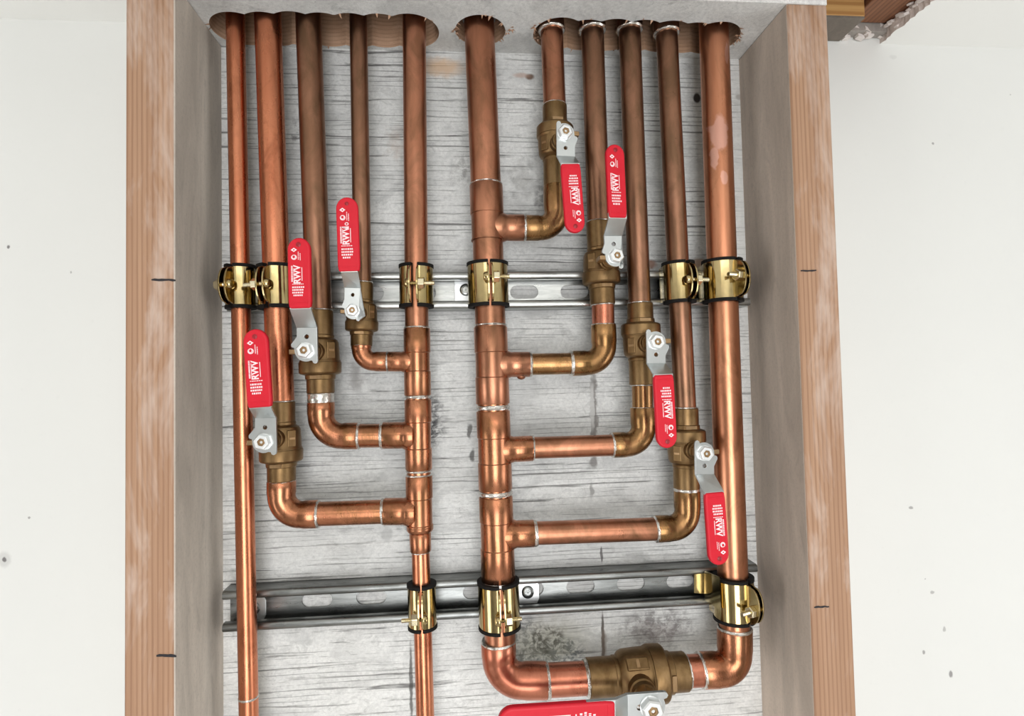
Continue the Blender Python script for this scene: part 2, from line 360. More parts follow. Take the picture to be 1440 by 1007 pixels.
# ================================================================ timber box
def SP(x, y, Y=0.0): return tuple(P(x, y, Y))
ZB = 0.0
stains_and_light = [
    (SP(745, 108), .0042, (.7, 1, 1), .002, (.16, .08, .04), .9, .6), (SP(733, 106), .006, (.5, 1, 1.6), .002, (.55, .36, .28), .6, .7),
    (SP(980, 138), .0048, (1, 1, .8), .002, (.03, .025, .025), 1, .4), (SP(1040, 136), .0045, (.8, 1, 1), .003, (.25, .21, .17), .8, .6), (SP(832, 128), .003, (.7, 1, 1.5), .002, (.14, .12, .1), .8, .6),
    (SP(622, 95), .024, (.75, 1, 1.7), .012, (.72, .48, .29), .8, .8),
    (SP(783, 918), .027, (.75, 1, 1.4), .022, (.03, .055, .095), 1.0, .5), (SP(738, 905), .024, (1, 1, .7), .02, (.04, .055, .09), .95, .6),
    (SP(765, 905), .05, (.8, 1, 1.4), .02, (.43, .42, .32), .55, .8), (SP(768, 897), .020, (.9, 1, 1), .03, (.08, .075, .055), .8, .6), (SP(925, 880), .03, (.6, 1, 1.3), .03, (.10, .08, .08), .7, .7),
    (SP(604, 592), .018, (1, 1, .5), .02, (.07, .07, .075), .85, .6), (SP(612, 600), .006, (1, 1, .4), .02, (.05, .05, .055), .7, .6),
    (SP(574, 740), .010, (1, 1, .7), .02, (.16, .17, .19), .6, .8),
    (SP(835, 580), .0050, (1, 1, .085), .011, (.22, .20, .185), .85, .5), (SP(833, 572), .0035, (1, 1, .12), .007, (.66, .65, .63), .9, .4),
    (SP(835, 650), .0055, (1, 1, .7), .006, (.22, .2, .19), .8, .5), (SP(832, 690), .0028, (1, 1, .3), .006, (.2, .19, .18), .6, .5),
    (SP(848, 900), .0020, (1, 1, .06), .0028, (.08, .065, .055), .9, .4), (SP(846, 780), .0016, (1, 1, .16), .004, (.07, .06, .06), .8, .4), (SP(849, 905), .004, (1, 1, .2), .006, (.25, .19, .15), .6, .6),
    (SP(660, 605), .0035, (1, 1, .4), .008, (.07, .065, .06), .8, .5), (SP(664, 640), .0035, (1, 1, .4), .008, (.07, .065, .06), .8, .5),
    (SP(500, 530), .011, (1, 1, .5), .016, (.28, .26, .25), .65, .8), (SP(650, 240), .014, (1, 1, .6), .03, (.17, .16, .15), .55, .8), (SP(735, 250), .02, (1, 1, .8), .04, (.25, .24, .22), .4, .8),
    (SP(762, 275), .012, (1, 1, .5), .025, (.16, .15, .15), .6, .8), (SP(415, 185), .008, (1.6, 1, .5), .016, (.13, .12, .12), .75, .6), (SP(455, 230), .010, (1, 1, .6), .02, (.18, .19, .17), .55, .8),
    (SP(920, 890), .025, (.6, 1, 1.6), .03, (.30, .25, .24), .45, .8), (SP(560, 200), .016, (1, 1, .6), .04, (.52, .40, .32), .35, .9), (SP(1050, 640), .02, (1, 1, .3), .01, (.85, .85, .82), .6, .9),  # last spot: light reaching the board's right edge, painted in white
    (SP(1055, 300), .03, (1.2, 1, .12), .006, (.9, .9, .87), .7, .8), (SP(916, 372), .006, (.8, 1, 1), .006, (.30, .12, .06), .8, .6), (SP(982, 371), .008, (.7, 1, 1.2), .006, (.52, .33, .22), .85, .5),  # first spot carries the painted right-edge light further up
    (SP(578, 960), .0022, (1, 1, .045), .004, (.06, .055, .05), .8, .5), (SP(543, 752), .009, (1, 1, 1.1), .01, (.40, .40, .39), .5, .5),
    (SP(590, 300), .007, (1.2, 1, .5), .016, (.10, .10, .10), .7, .6), (SP(520, 360), .010, (.5, 1, 1.4), .02, (.34, .33, .32), .5, .8)]
BOARD = painted('painted_plywood', stains_and_light)
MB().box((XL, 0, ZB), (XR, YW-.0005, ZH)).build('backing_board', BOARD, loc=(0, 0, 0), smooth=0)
tag(bpy.data.objects['backing_board'], 'whitewashed plywood backing board with horizontal grain behind all the copper pipes', 'board')

POSTF = rawwood('post_front_wood', (.47, .285, .175), (.40, .23, .135), (.24, .12, .065), 'z', 1.0, .62, .65, (.62, .50, .43), .42)
POSTS = sidewood('post_side_wood', (.70, .615, .53))
PSIDE2 = sidewood('post_right_side_wood', (.66, .545, .455))
def post(xa, xb, inner, label, marks, side):
    mb = MB(); mb.add([(xa,-D,ZB),(xb,-D,ZB),(xb,-D,ZH),(xa,-D,ZH)], [(0,1,2,3)]); mb.mi = 1
    zs = (ZB, ZH)
    mb.add([(xa,-D,ZB),(xb,-D,ZB),(xb,-D,ZH),(xa,-D,ZH),(xa,YW,ZB),(xb,YW,ZB),(xb,YW,ZH),(xa,YW,ZH)],
           [(4,0,3,7),(1,5,6,2),(5,4,7,6),(3,2,6,7),(0,4,5,1)])
    # weld the doubled front ring
    n = 4; mb.f = [[(i-4 if (i >= 4 and i < 8) else (i-4 if i >= 8 else i)) for i in f] for f in mb.f]; mb.v = mb.v[4:]
    root = thing('timber_post', ((xa+xb)/2, -D/2, ZB), label, 'post')
    mb.build('timber', [POSTF, side], root, smooth=0, bevel=.0016, segs=3)
    for (a, b, th) in marks:
        pa, pb = P(a[0], a[1], -D-.0002), P(b[0], b[1], -D-.0002); k = MB(); pts = []
        N = 7
        top = []; bot = []
        for i in range(N+1):
            q = pa.lerp(pb, i/N); q.z += random.uniform(-.0003, .0003); hh = th*(.75+.5*random.random())*(.6 if i in (0, N) else 1)
            top.append(q+Vector((0,0,hh))); bot.append(q-Vector((0,0,hh)))
        k.prism(top+bot[::-1], (0,-1,0), .0003).build('pen_mark', INK, root, smooth=0)
post(XL-W, XL, 1, 'left timber post of the box, tan front with plaster-whitened upper part', [((213, 393.5), (247, 394), .0009), ((220, 922), (248, 922.5), .0010)], POSTS)
post(XR, XR+W, -1, 'right timber post of the box, straight-grained tan front', [((1126, 381), (1148, 380), .0007), ((1145, 854), (1166, 853), .0007)], PSIDE2)

# header with the drilled openings
HEADM = painted('painted_header', [], (.92, .905, .875), .8)
HOLEW = rawwood('drilled_wood', (.66, .42, .28), (.52, .31, .19), (.30, .16, .09), 'x', 1, .35)
def union_outline(circs, n=64):
    """outline of a row of overlapping circles (x, y, r), in order along x"""
    xs0 = min(c[0]-c[2] for c in circs); xs1 = max(c[0]+c[2] for c in circs); top = []; bot = []
    N = 150
    for i in range(N+1):
        x = xs0+(xs1-xs0)*(0.5-0.5*math.cos(PI*i/N)); hi = []; lo = []
        for (cx, cy, r) in circs:
            if abs(x-cx) <= r: h = math.sqrt(max(r*r-(x-cx)**2, 0)); hi.append(cy+h); lo.append(cy-h)
        if hi: top.append((x, min(max(hi), -.0025))); bot.append((x, min(lo)))
    o = bot+top[::-1]; res = []
    for p in o:
        if not res or (abs(p[0]-res[-1][0])+abs(p[1]-res[-1][1])) > 2e-4: res.append(p)
    if abs(res[0][0]-res[-1][0])+abs(res[0][1]-res[-1][1]) < 2e-4: res.pop()
    return res
yc = -.0305
g1 = [(-.2125, -.0265, .0262), (-.186, -.028, .0262), (-.160, -.030, .0262), (-.134, -.0295, .0262), (-.108, -.0300, .0262), (-.082, -.0305, .0262), (-.055, -.0315, .0265)]
g2 = [(.0105, -.0360, .0235), (.012, -.0350, .0225)]
g3 = [(.0865, -.0345, .0250), (.112, -.0330, .0245), (.138, -.0345, .0255), (.165, -.0345, .0255), (.192, -.0345, .0255), (.216, -.0335, .0250), (.2390, -.0345, .0262)]
outs = [union_outline(g) for g in (g1, g2, g3)]
hd = thing('header_plank', (0.02, -D/2, ZH), 'whitewashed header plank across the top with drilled pipe openings', 'plank')
mb = MB(); hx0, hx1 = XL-W, XR+W
loops = [[Vector((hx0,-D,0)), Vector((hx1,-D,0)), Vector((hx1,YW,0)), Vector((hx0,YW,0))]]+[[Vector((x, y, 0)) for x, y in o] for o in outs]
flat = [p for l in loops for p in l]; tri = tessellate_polygon(loops); n = len(flat)
vs = [Vector((p.x, p.y, ZH)) for p in flat]+[Vector((p.x, p.y, ZH+.040)) for p in flat]
mb.add(vs, [list(t) for t in tri]+[[i+n for i in t][::-1] for t in tri]+[(i, (i+1) % 4, n+(i+1) % 4, n+i) for i in range(4)])
mb.mi = 1; b = 4
for l in loops[1:]:
    k = len(l); mb.add(vs, [(b+i, b+(i+1) % k, n+b+(i+1) % k, n+b+i) for i in range(k)]); b += k
mb.build('plank', [HEADM, HOLEW], hd, smooth=0)
# raw, splintered rims of the openings
SPL = rawwood('splinter_wood', (.62, .40, .27), (.52, .31, .2), (.33, .17, .1), 'x')
mb = MB()
for o in outs:
    m_ = len(o)
    for i in range(0, m_, 1):
        if random.random() > .07: continue
        x, y = o[i]; xn, yn = o[(i+1) % m_]
        tx, ty = xn-x, yn-y; L = math.hypot(tx, ty)+1e-9; tx /= L; ty /= L
        L2 = random.uniform(.0012, .0045); w2 = random.uniform(.0006, .0016); z = ZH-.0002
        nx, ny = ty, -tx; s_ = random.choice((-1, 1))
        mb.add([(x-tx*w2, y-ty*w2, z), (x+tx*w2, y+ty*w2, z), (x+nx*L2*s_, y+ny*L2*s_, z-random.uniform(.0003, .003)), (x, y, z+.0008)], [(0,1,2),(0,3,1),(1,3,2),(2,3,0)])
for cx, cy in ((.0365, -.036), (.040, -.041), (-.0125, -.034), (.063, -.045), (.0665, -.027), (.262, -.043), (.265, -.036)):
    for q in range(7):
        a = random.uniform(0, 2*PI); r1 = random.uniform(.001, .0045)
        c = Vector((cx+math.cos(a)*.002, cy+math.sin(a)*.002, ZH-.0006)); d1 = Vector((math.cos(a), math.sin(a), random.uniform(-.5, 0)))*r1
        e = Vector((-math.sin(a), math.cos(a), 0))*.0009
        mb.add([c-e, c+e, c+d1, c+Vector((0,0,.001))], [(0,1,2),(0,3,1),(1,3,2),(2,3,0)])
sp = mb.build('splinters', SPL, hd, smooth=0); sp['kind'] = 'stuff'; sp['label'] = 'raw splintered wood around the drilled openings'

# timbers seen through the torn ceiling opening
YEL = rawwood('yellow_pine', (.64, .37, .13), (.55, .29, .09), (.34, .14, .035), 'y', .5, .7)
bk = thing('wood_block', (.357, -.02, ZC+.002), 'yellow pine block above the right post in the ceiling opening', 'wood block')
d_ = ray(1217, 25); q_ = CAM+d_*((ZC+.0014-CAM.z)/d_.z)
mb = MB(); mb.box((XR+W+.0012, q_.y, ZC+.0030), (q_.x, YW-.001, ZC+.12)); mb.build('block', rawwood('yellow_pine_end', (.66, .40, .15), (.56, .30, .10), (.34, .15, .04), 'x', .45, .75), bk, smooth=0, bevel=.0012)
JO = rawwood('brown_joist', (.30, .135, .065), (.22, .095, .045), (.10, .035, .02), 'y', .8, .6)
mb = MB(); mb.box((q_.x+.002, -.9, ZC+.0145), (.4700, YW-.0135, ZC+.24)); k = MB(); k.box((XR+W+.0014, q_.y+.0005, ZC+.0012), (q_.x-.0005, YW-.0012, ZC+.0032)); k.build('grey_underside', sidewood('grey_underside_wood', (.20, .17, .14)), bk, smooth=0)  # second box: thin dark grey sheet over the block's underside
o = mb.build('ceiling_joist', JO, loc=(.475, -.4, ZC+.0145), smooth=0, bevel=.001)
tag(o, 'reddish brown joist in the ceiling opening right of the yellow block', 'joist')
# torn plaster and paper along the cut
mb = MB()
for i in range(34):
    t = i/34; y = holey+(YW-holey)*t; x = holex1-random.uniform(.000, .004); s_ = random.uniform(.0012, .0032)
    c = Vector((x, y, ZC+random.uniform(.004, .0150)))
    mb.obox(c, Vector((1, random.uniform(-.5, .5), .3)).normalized(), Vector((0, 1, .2)).normalized(), Vector((-.3, 0, 1)).normalized(), s_*1.1, s_*1.3, s_*.5)
for i in range(46):
    t = i/46; x = .392+(holex1-.392)*t; s_ = random.uniform(.0012, .0035)
    mb.obox(Vector((x, YW-random.uniform(.003, .010), ZC+random.uniform(.004, .018))), Vector((1, .2, random.uniform(-.4, .4))).normalized(), Vector((0, 1, 0)), Vector((0, .2, 1)).normalized(), s_*1.4, s_, s_*.7)
m = NT('plaster_crumbs'); CRUMB = m.out(m.mix(m.noise((120,)*3, 1, 4), (.70, .62, .58), (.88, .85, .82)), .9, 0.0)
o = mb.build('torn_plaster', CRUMB, loc=(holex1, -.05, ZC), smooth=0); tag(o, 'ragged white plaster crumbs along the torn edge of the ceiling opening', 'plaster', kind='stuff')
mb = MB(); mb.box((.393, YW-.012, ZC+.006), (.4512, YW-.0005, ZC+.05)); o = mb.build('blocking_strip', sidewood('grey_blocking', (.36, .33, .30)), loc=(.42, YW, ZC), smooth=0, bevel=.001)
tag(o, 'grey dusty wood strip at the back of the ceiling opening', 'wood strip')

# ================================================================ strut channels
def strut(px_top, px_bot, y_at, xa, xb, slots, label, washers, GALV=None):
    zt = P(700, px_top, -.021).z; zb = P(700, px_bot, -.021).z
    xa = P(xa, y_at, -.021).x; xb = P(xb, y_at, -.021).x; t = .0019
    root = thing('strut_channel', ((xa+xb)/2, 0, (zt+zb)/2), label, 'metal channel')
    zm = (zt+zb)/2
    def slotloop(cx, y):
        L, R_ = .0142, .0066; o = []
        for k in range(9): a = -PI/2+PI*k/8; o.append(Vector((cx+L-R_+R_*math.cos(a), y, zm+R_*math.sin(a))))
        for k in range(9): a = PI/2+PI*k/8; o.append(Vector((cx-L+R_+R_*math.cos(a), y, zm+R_*math.sin(a))))
        return o
    mb = MB(); yw = -.0008-t/2
    mb.prism([(xa,yw,zb),(xb,yw,zb),(xb,yw,zt),(xa,yw,zt)], (0,-1,0), t, [slotloop(c, yw) for c in slots])
    mb.build('web', GALV, root, smooth=0)
    for s_, z in ((1, zt), (-1, zb)):
        # side wall, rounded shoulder, front lip and its turned-in edge as one bent profile
        prof = [(-.0008, 0)]
        for k in range(7):
            a = PI/2*k/6; prof.append((-.0188+.0022-.0022*math.sin(a)*1.0-.0022*0, -.0022*(1-math.cos(a))))
        prof = [(-.001, 0), (-.0175, 0), (-.0195, -.0006), (-.0208, -.0022), (-.021, -.0042), (-.0208, -.0062), (-.0196, -.0075), (-.0178, -.0080), (-.0135, -.0080),
                (-.0135, -.0062), (-.0172, -.0062), (-.0186, -.0050), (-.0188, -.0036), (-.0180, -.0024), (-.0170, -.0018), (-.001, -.0018)]
        vs = [(x, y, z+s_*dz) for x in (xa, xb) for (y, dz) in prof]; n = len(prof)
        fs = [(i, (i+1) % n, n+(i+1) % n, n+i) for i in range(n)]+[list(range(n)), list(range(2*n-1, n-1, -1))]
        MB().add(vs, fs).build('lip', GALV, root, smooth=50)
    for (px, py) in washers:
        c = P(px, py, -.0028); mb = MB(); h_ = .0112
        mb.prism([c+Vector(v) for v in ((-h_,0,-h_),(h_*.8,0,-h_),(h_,0,-h_*.6),(h_,0,h_*.6),(h_*.8,0,h_),(-h_,0,h_))], (0,-1,0), .0022)
        wo = mb.build('square_washer', ZNUT, root, smooth=0, bevel=.0004)
        mb = MB(); mb.lathe(c+Vector((0,-.001,0)), (0,-1,0), [(0,.0060),(.0012,.0060),(.0020,.0050),(.0022,.0034),(.0014,.0030),(.0014,.0001)], 32)
        for k in range(3):
            a = PI*k/3; mb.obox(c+Vector((0,-.0027,0)), Vector((math.cos(a),0,math.sin(a))), Vector((0,1,0)), Vector((-math.sin(a),0,math.cos(a))), .0024, .0004, .0004)
        mb.build('screw_head', GALV, wo)
    return root, zm
xs = P(887, 825, -.002).x
xs2 = P(737, 410, -.002).x
strut(380.7, 433.5, 407, 318, 1055, [xs2+.0508*k for k in range(-4, 7) if XL < xs2+.0508*k-.016 and xs2+.0508*k+.016 < XR-.012], 'upper galvanised slotted strut channel behind the row of gold clamps', [(655, 408)], GALV)
zt_l = 2.5-.7094
# lower channel heights taken from its left, middle and right readings
def y_of(x, z, Y=-.021):
    d = Vector((x, Y, z))-CAM; return 503.5-FPX*d.dot(UP)/d.dot(FWD)
strut(y_of(P(700, 815, -.021).x, zt_l), y_of(P(700, 815, -.021).x, 2.5-.7468), 840, 312, 1067, [xs+.0508*k for k in (-6, -5, -3, -2, -1, 0, 1, 2)], 'lower galvanised slotted strut channel near the bottom of the box', [(742, 832), (357, 855)], GALV_SHADED)

# ================================================================ pipework
def ext(a, b, t): return a+(b-a)*t
def toz(a, b, z): return a+(b-a)*((z-a.z)/(b.z-a.z))
ZT = ZH+.075
def pipe_mesh(a, b, r, n=40, segs=6):
    mb = MB(); pts = [a.lerp(b, i/segs) for i in range(segs+1)]; mb.tube(pts, r, n); return mb
def ring(parent, c, ax, r, wd=.0016, name='solder_ring', mat=None, bulge=.0005):
    prof = []; N = 7
    for i in range(N+1):
        t = i/N; prof.append(((t-.5)*wd, r+bulge*math.sin(PI*t)))
    mb = MB(); mb.lathe(c, ax, prof, 40)
    for i, v in enumerate(mb.v):
        q = v-c; k = 1+.010*math.sin(i*1.7+c.x*900)+.010*math.sin(i*.43); mb.v[i] = c+q*k
    return mb.build(name, mat or SOLDER, parent)
def straight(label, a, b, r, mat, rings=(), group=None, top=None):
    root = thing('copper_pipe', b if b.z < a.z else a, label, 'pipe', group)
    pipe_mesh(a, b, r).build('tube', mat, root)
    ax = (b-a).normalized()
    for c, kw in rings: ring(root, c, ax, r, **kw)
    if top is not None:   # soldered coupling where it disappears into the header opening
        mb = MB(); mb.lathe(top, -ax, [(0, r+.0016), (.0006, r+.0018), (.045, r+.0018)], 40); mb.build('coupling', CU_BROWN, root)
        ring(root, top, ax, r+.0013, .0030, bulge=.0011)
    return root
def vpipe(x1, y1, x2, y2, Y): return P(x1, y1, Y), P(x2, y2, Y)

pipes = {}
YA, YB_, YM, YD = -.0340, -.0375, -.038, -.0350
def line(name, x1, y1, x2, y2, Y, wpx):
    a, b = vpipe(x1, y1, x2, y2, Y); pipes[name] = (a, b, PXR(wpx, Y)); return a, b, PXR(wpx, Y)
# A: thin bright pipe, far left, runs on below the picture
a, b, r = line('A', 331, 30, 350, 1007, YA, 24.6)
straight('thin bright copper pipe, leftmost, running the whole height of the box', toz(a, b, ZT), toz(a, b, .02), r, CU_BRIGHT,
         [(P(349.6, 980, YA), dict(wd=.002, bulge=.0004))])
# B
a, b, r = line('B', 377.5, 50, 394.5, 560, YB_, 35.5)
straight('bright copper riser, second from the left, ending at the lowest left valve', toz(a, b, ZT), P(394.7, 565, YB_), r, CU_BRIGHT)
# C
a, b, r = line('C', 434.5, 50, 448.5, 436, YB_, 34.5)
straight('scratched brown copper riser, third from the left, partly behind a red handle', toz(a, b, ZT), b, r, CU_BROWN)
# D
a, b, r = line('D', 504.3, 50, 509.8, 397, YD, 24.3)
straight('thin brown copper riser, fourth from the left, above the small valve', toz(a, b, ZT), b, r, CU_BROWN)
# F G H I K
a, b, r = line('F', 776.5, 60, 780, 150, YM, 32.3)
straight('short copper riser above the uppermost valve, left end of the right cluster', toz(a, b, ZT), b, r, CU_MID, top=P(775.5, 43, YM))
a, b, r = line('G', 833.5, 60, 842, 313, YM, 33)
straight('brown copper riser with top solder ring, just left of the highest upright red handle', toz(a, b, ZT), b, r, CU_BROWN, top=P(833, 43, YM))
a, b, r = line('H', 886, 60, 899.5, 428, YM, 31.8)
straight('brown copper riser with top solder ring, just right of the highest upright red handle', toz(a, b, ZT), b, r, CU_BROWN, top=P(885.5, 42, YM))
a, b, r = line('I', 938, 60, 963.3, 573, YM, 31.3)
straight('long brown copper riser beside the wide rightmost pipe', toz(a, b, ZT), b, r, CU_BROWN, top=P(937.4, 47, YM))

def elbow_path(a, c, b, R, N=14):
    d1 = (a-c).normalized(); d2 = (b-c).normalized(); p1 = c+d1*R; p2 = c+d2*R
    # arc between the two tangent points
    nrm = d1.cross(d2).normalized(); cen = c+(d1+d2)*R; pts = [a]
    for i in range(N+1):
        t = i/N*PI/2; v = -d2*math.cos(t)-d1*math.sin(t); pts.append(cen+v*R)
    pts.append(b); return pts
def elbow(parent, a, c, b, r, R, mat, name='elbow'):
    pts = elbow_path(a, c, b, R); pts2 = []
    # swollen sockets at both ends with a small step towards the bend
    d1 = (pts[1]-a); d2 = (pts[-2]-b)
    P0 = [a, a+d1*.04, a+d1*.82, pts[1]]; P1 = [pts[-2], b+d2*.82, b+d2*.04, b]
    rr = r+.0013; path = P0+pts[2:-2]+P1; rad = [rr-.0004, rr, rr, r+.0008]+[r+.0008]*(len(pts)-4)+[r+.0008, rr, rr, rr-.0004]
    mb = MB(); mb.tube(path, rad, 40); return mb.build(name, mat, parent, smooth=50)
def tee(parent, top, bot, mid, bend, r, rb, mat, mat2=None):
    ax = (bot-top).normalized(); L = (bot-top).length; R = r+.0014; t = (mid-top).dot(ax); o = top
    g = rb*1.15
    prof = [(0, R-.0005), (.0006, R), (t-g, R), (t-g+.0008, R-.0007), (t+g-.0008, R-.0007), (t+g, R), (L-.0006, R), (L, R-.0005)]
    mb = MB(); mb.lathe(o, ax, prof, 44)
    d = (bend-(o+ax*t)); Lb = d.length; dn = d.normalized(); RB = rb+.0014
    pr = [(R*.35, RB*1.08), (R*.80, RB*1.14), (R*1.0, RB*1.07), (R*1.18, RB*.985), (R*1.35, RB), (Lb-.0006, RB), (Lb, RB-.0005)]
    mb.lathe(o+ax*t, dn, pr, 40)
    return mb.build('tee', mat, parent, smooth=40)

# ---- left manifold
YE = -.038
EL = P(598, 1007, YE)
man = thing('copper_manifold', P(598, 1007, YE), 'left copper manifold: vertical pipe with three tees and elbows branching to the left', 'pipework')
E = lambda x, y: P(x, y, YE)
rE = PXR(32.6, YE)
tp = toz(E(582.6, 60), E(586, 463), ZT)
pipe_mesh(tp, E(586.2, 470), rE).build('tube', CU_MID, man)
axE = (E(590, 745)-E(586, 460)).normalized()
rb1 = PXR(23.5, YE); rb2 = PXR(32.5, YE)
tee(man, E(586.2, 462), E(587.4, 556), E(587, 509), E(545, 508.5), rE, rb1, CU_FIT)
ring(man, E(586.2, 461), axE, rE+.0006, .0018); ring(man, E(587.6, 558), axE, rE+.0006, .0028)
pipe_mesh(E(587.4, 554), E(587.6, 566), rE).build('tube', CU_FIT, man)
tee(man, E(587.6, 562), E(588.9, 660), E(588.4, 612), E(538, 612.5), rE, rb2, CU_FIT)
ring(man, E(588.9, 662), axE, rE+.0006, .0018); ring(man, E(589, 668), axE, rE+.0006, .0018)
pipe_mesh(E(589, 655), E(589, 675), rE).build('tube', CU_FIT, man)
tee(man, E(589.1, 669), E(590.6, 742), E(590, 719), E(540, 719.5), rE, rb2, CU_FIT)
# rounded shoulder, reducer and the thin pipe that runs on below
rS = PXR(24.5, YE); a0 = E(590.6, 741); ax = (E(598, 1007)-a0).normalized(); u_ = PXR(2, YE)
mb = MB(); mb.lathe(a0, ax, [(0, rE+.0014), (.0022, rE+.0013), (.0040, rE+.0002), (.0052, rE-.0015), (.0060, PXR(29.5)), (.0210, PXR(29.0)), (.0216, PXR(28.0)), (.0217, rS)], 40)
mb.build('reducer', CU_FIT, man, smooth=50)
ring(man, a0+ax*.0222, ax, rS+.0003, .0014)
pipe_mesh(a0+ax*.004, toz(a0, E(598, 1007), .02), rS).build('tube', CU_BRIGHT, man)
pipes['E'] = (E(582.6, 60), E(586, 463), rE); pipes['EL'] = (a0, E(598, 1007), rS)
# branch 1 (small)
c = E(508.5, 508.5)
elbow(man, E(545.5, 508.5), c, P(508.3, 486, YE), rb1, PXR(34), CU_FIT); ring(man, E(545.2, 508.5), (1,0,0), rb1+.0009, .0026, bulge=.0009)
ring(man, P(508.3, 487, YE), (0,0,1), rb1+.0006, .0020)
# branch 2
c = E(451.8, 613.5)
elbow(man, E(504, 613), c, E(451.2, 566), rb2, PXR(56), CU_FIT)
pipe_mesh(E(500, 613), E(540, 612.6), rb2).build('tube', CU_FIT, man)
ring(man, E(504.5, 613), (1,0,0), rb2+.0006, .0028, bulge=.0009); ring(man, E(537.5, 612.6), (1,0,0), rb2+.0006, .0036, bulge=.0009)
o = ring(man, E(451.1, 560), (0,0,1), rb2+.0006, .0095, 'solder_band', bulge=.0005)
# branch 3
c = E(395.8, 724.5)
elbow(man, E(447, 723), c, E(395.8, 676), rb2+.0004, PXR(54), CU_FIT)
pipe_mesh(E(443, 723), E(541, 719.6), rb2).build('tube', CU_FIT, man)
ring(man, E(447.5, 723), (1,0,.03), rb2+.0007, .0030, bulge=.0009); ring(man, E(538.5, 719.7), (1,0,.03), rb2+.0006, .0022)
ring(man, E(395.8, 677), (0,0,1), rb2+.0008, .0020, bulge=.0008)

# ---- right manifold
jm = thing('copper_manifold', P(730, 983, YM), 'right copper manifold: wide central pipe with four tees branching to the right', 'pipework')
J = lambda x, y: P(x, y, YM)
rJ = PXR(43.0)
tp = toz(J(673.7, 30), J(682.7, 245), ZT)
pipe_mesh(tp, J(683.6, 268), rJ).build('tube', CU_MID, jm)
mb = MB(); mb.lathe(J(673.4, 27), (0,0,1), [(0, rJ+.0006), (.0003, rJ+.0017), (.03, rJ+.0017), (.03, rJ+.0006)], 40); mb.build('pipe_sleeve', sidewood('grey_sleeve', (.20, .19, .19)), jm)
axJ = (J(700, 800)-J(683, 260)).normalized()
rbR = PXR(33.0)
def jx(y): return 683.6+(y-262)*(699.5-683.6)/(775-262)
def jtee(y0, y1, ym, xe, ye, rb, mat):
    tee(jm, J(jx(y0), y0), J(jx(y1), y1), J(jx(ym), ym), J(xe, ye), rJ, rb, mat)
jtee(261, 338, 320, 738, 320.5, PXR(33), CU_MID)
ring(jm, J(jx(260), 260), axJ, rJ+.0006, .0016)
pipe_mesh(J(jx(334), 334), J(jx(465), 465), rJ).build('tube', CU_MID, jm)
jtee(460, 568, 513, 745, 512.5, PXR(31.5), CU_MID); ring(jm, J(jx(457.5), 457.5), axJ, rJ+.0007, .0018)
pipe_mesh(J(jx(562), 562), J(jx(585), 585), rJ).build('tube', CU_FIT, jm)
ring(jm, J(jx(573), 573), axJ, rJ+.0008, .0040, bulge=.0008)
jtee(578, 688, 633, 749, 630.5, PXR(31.5), CU_FIT)
pipe_mesh(J(jx(683), 683), J(jx(705), 705), rJ).build('tube', CU_FIT, jm)
ring(jm, J(jx(693), 693), axJ, rJ+.0008, .0040, bulge=.0008)
jtee(698, 816, 752, 751, 750, PXR(33), CU_FIT)
pipe_mesh(J(jx(800), 800), J(jx(903), 903), rJ).build('tube', CU_MID, jm)
ring(jm, J(jx(818), 818), axJ, rJ+.0009, .0044, bulge=.0008)
# branch 1: short elbow up to the uppermost valve
elbow(jm, J(736, 320.5), J(783, 321), J(781.5, 262), PXR(32.5), PXR(47), CU_GOLD)
ring(jm, J(737.5, 320.5), (1,0,0), PXR(33)+.0007, .0036, bulge=.0010); ring(jm, J(781.5, 263), (0,0,1), PXR(31)+.0008, .0022)
# branch 2
pipe_mesh(J(742, 512.5), J(808, 511), PXR(30.5)).build('tube', CU_GOLD, jm)
elbow(jm, J(803, 511), J(850.2, 510), J(848.5, 456), PXR(32.2), PXR(50), CU_GOLD)
pipe_mesh(J(848.5, 462), J(847.8, 426), PXR(32)).build('tube', CU_PINK, jm)
ring(jm, J(745.5, 512.5), (1,0,0), PXR(31.5)+.0007, .0030, bulge=.0009); ring(jm, J(804, 511), (1,0,0), PXR(31)+.0010, .0040, bulge=.0009)
ring(jm, J(848.4, 457), (0,0,1), PXR(32)+.0008, .0018)
mb = MB(); mb.lathe(J(733, 529), (0,0,-1), [(0, .0045), (.001, .0042), (.0025, .003), (.0034, .0005)], 16); mb.build('solder_drip', CU_MID, jm)
# branch 3
pipe_mesh(J(745, 630), J(866, 626), PXR(30.5)).build('tube', CU_MID, jm)
elbow(jm, J(861, 626), J(905.2, 624.5), J(903.8, 573), PXR(32), PXR(50), CU_GOLD)
pipe_mesh(J(903.8, 578), J(903.2, 540), PXR(30)).build('tube', CU_GOLD, jm)
ring(jm, J(749.5, 630), (1,0,0), PXR(31)+.0007, .0020); ring(jm, J(861.5, 626), (1,0,.03), PXR(31)+.0008, .0030, bulge=.0008)
ring(jm, J(903.7, 574), (0,0,1), PXR(31)+.0008, .0022)
# branch 4
pipe_mesh(J(748, 750), J(926, 743.8), PXR(32)).build('tube', CU_MID, jm)
elbow(jm, J(921, 744), J(967, 742), J(966, 690), PXR(33.5), PXR(50), CU_GOLD)
ring(jm, J(752, 750), (1,0,.03), PXR(32)+.0008, .0044, bulge=.0008); ring(jm, J(922, 744), (1,0,.03), PXR(32)+.0010, .0034, bulge=.0009)
ring(jm, J(965.5, 688), (0,0,1), PXR(32)+.0010, .0046, bulge=.0006)
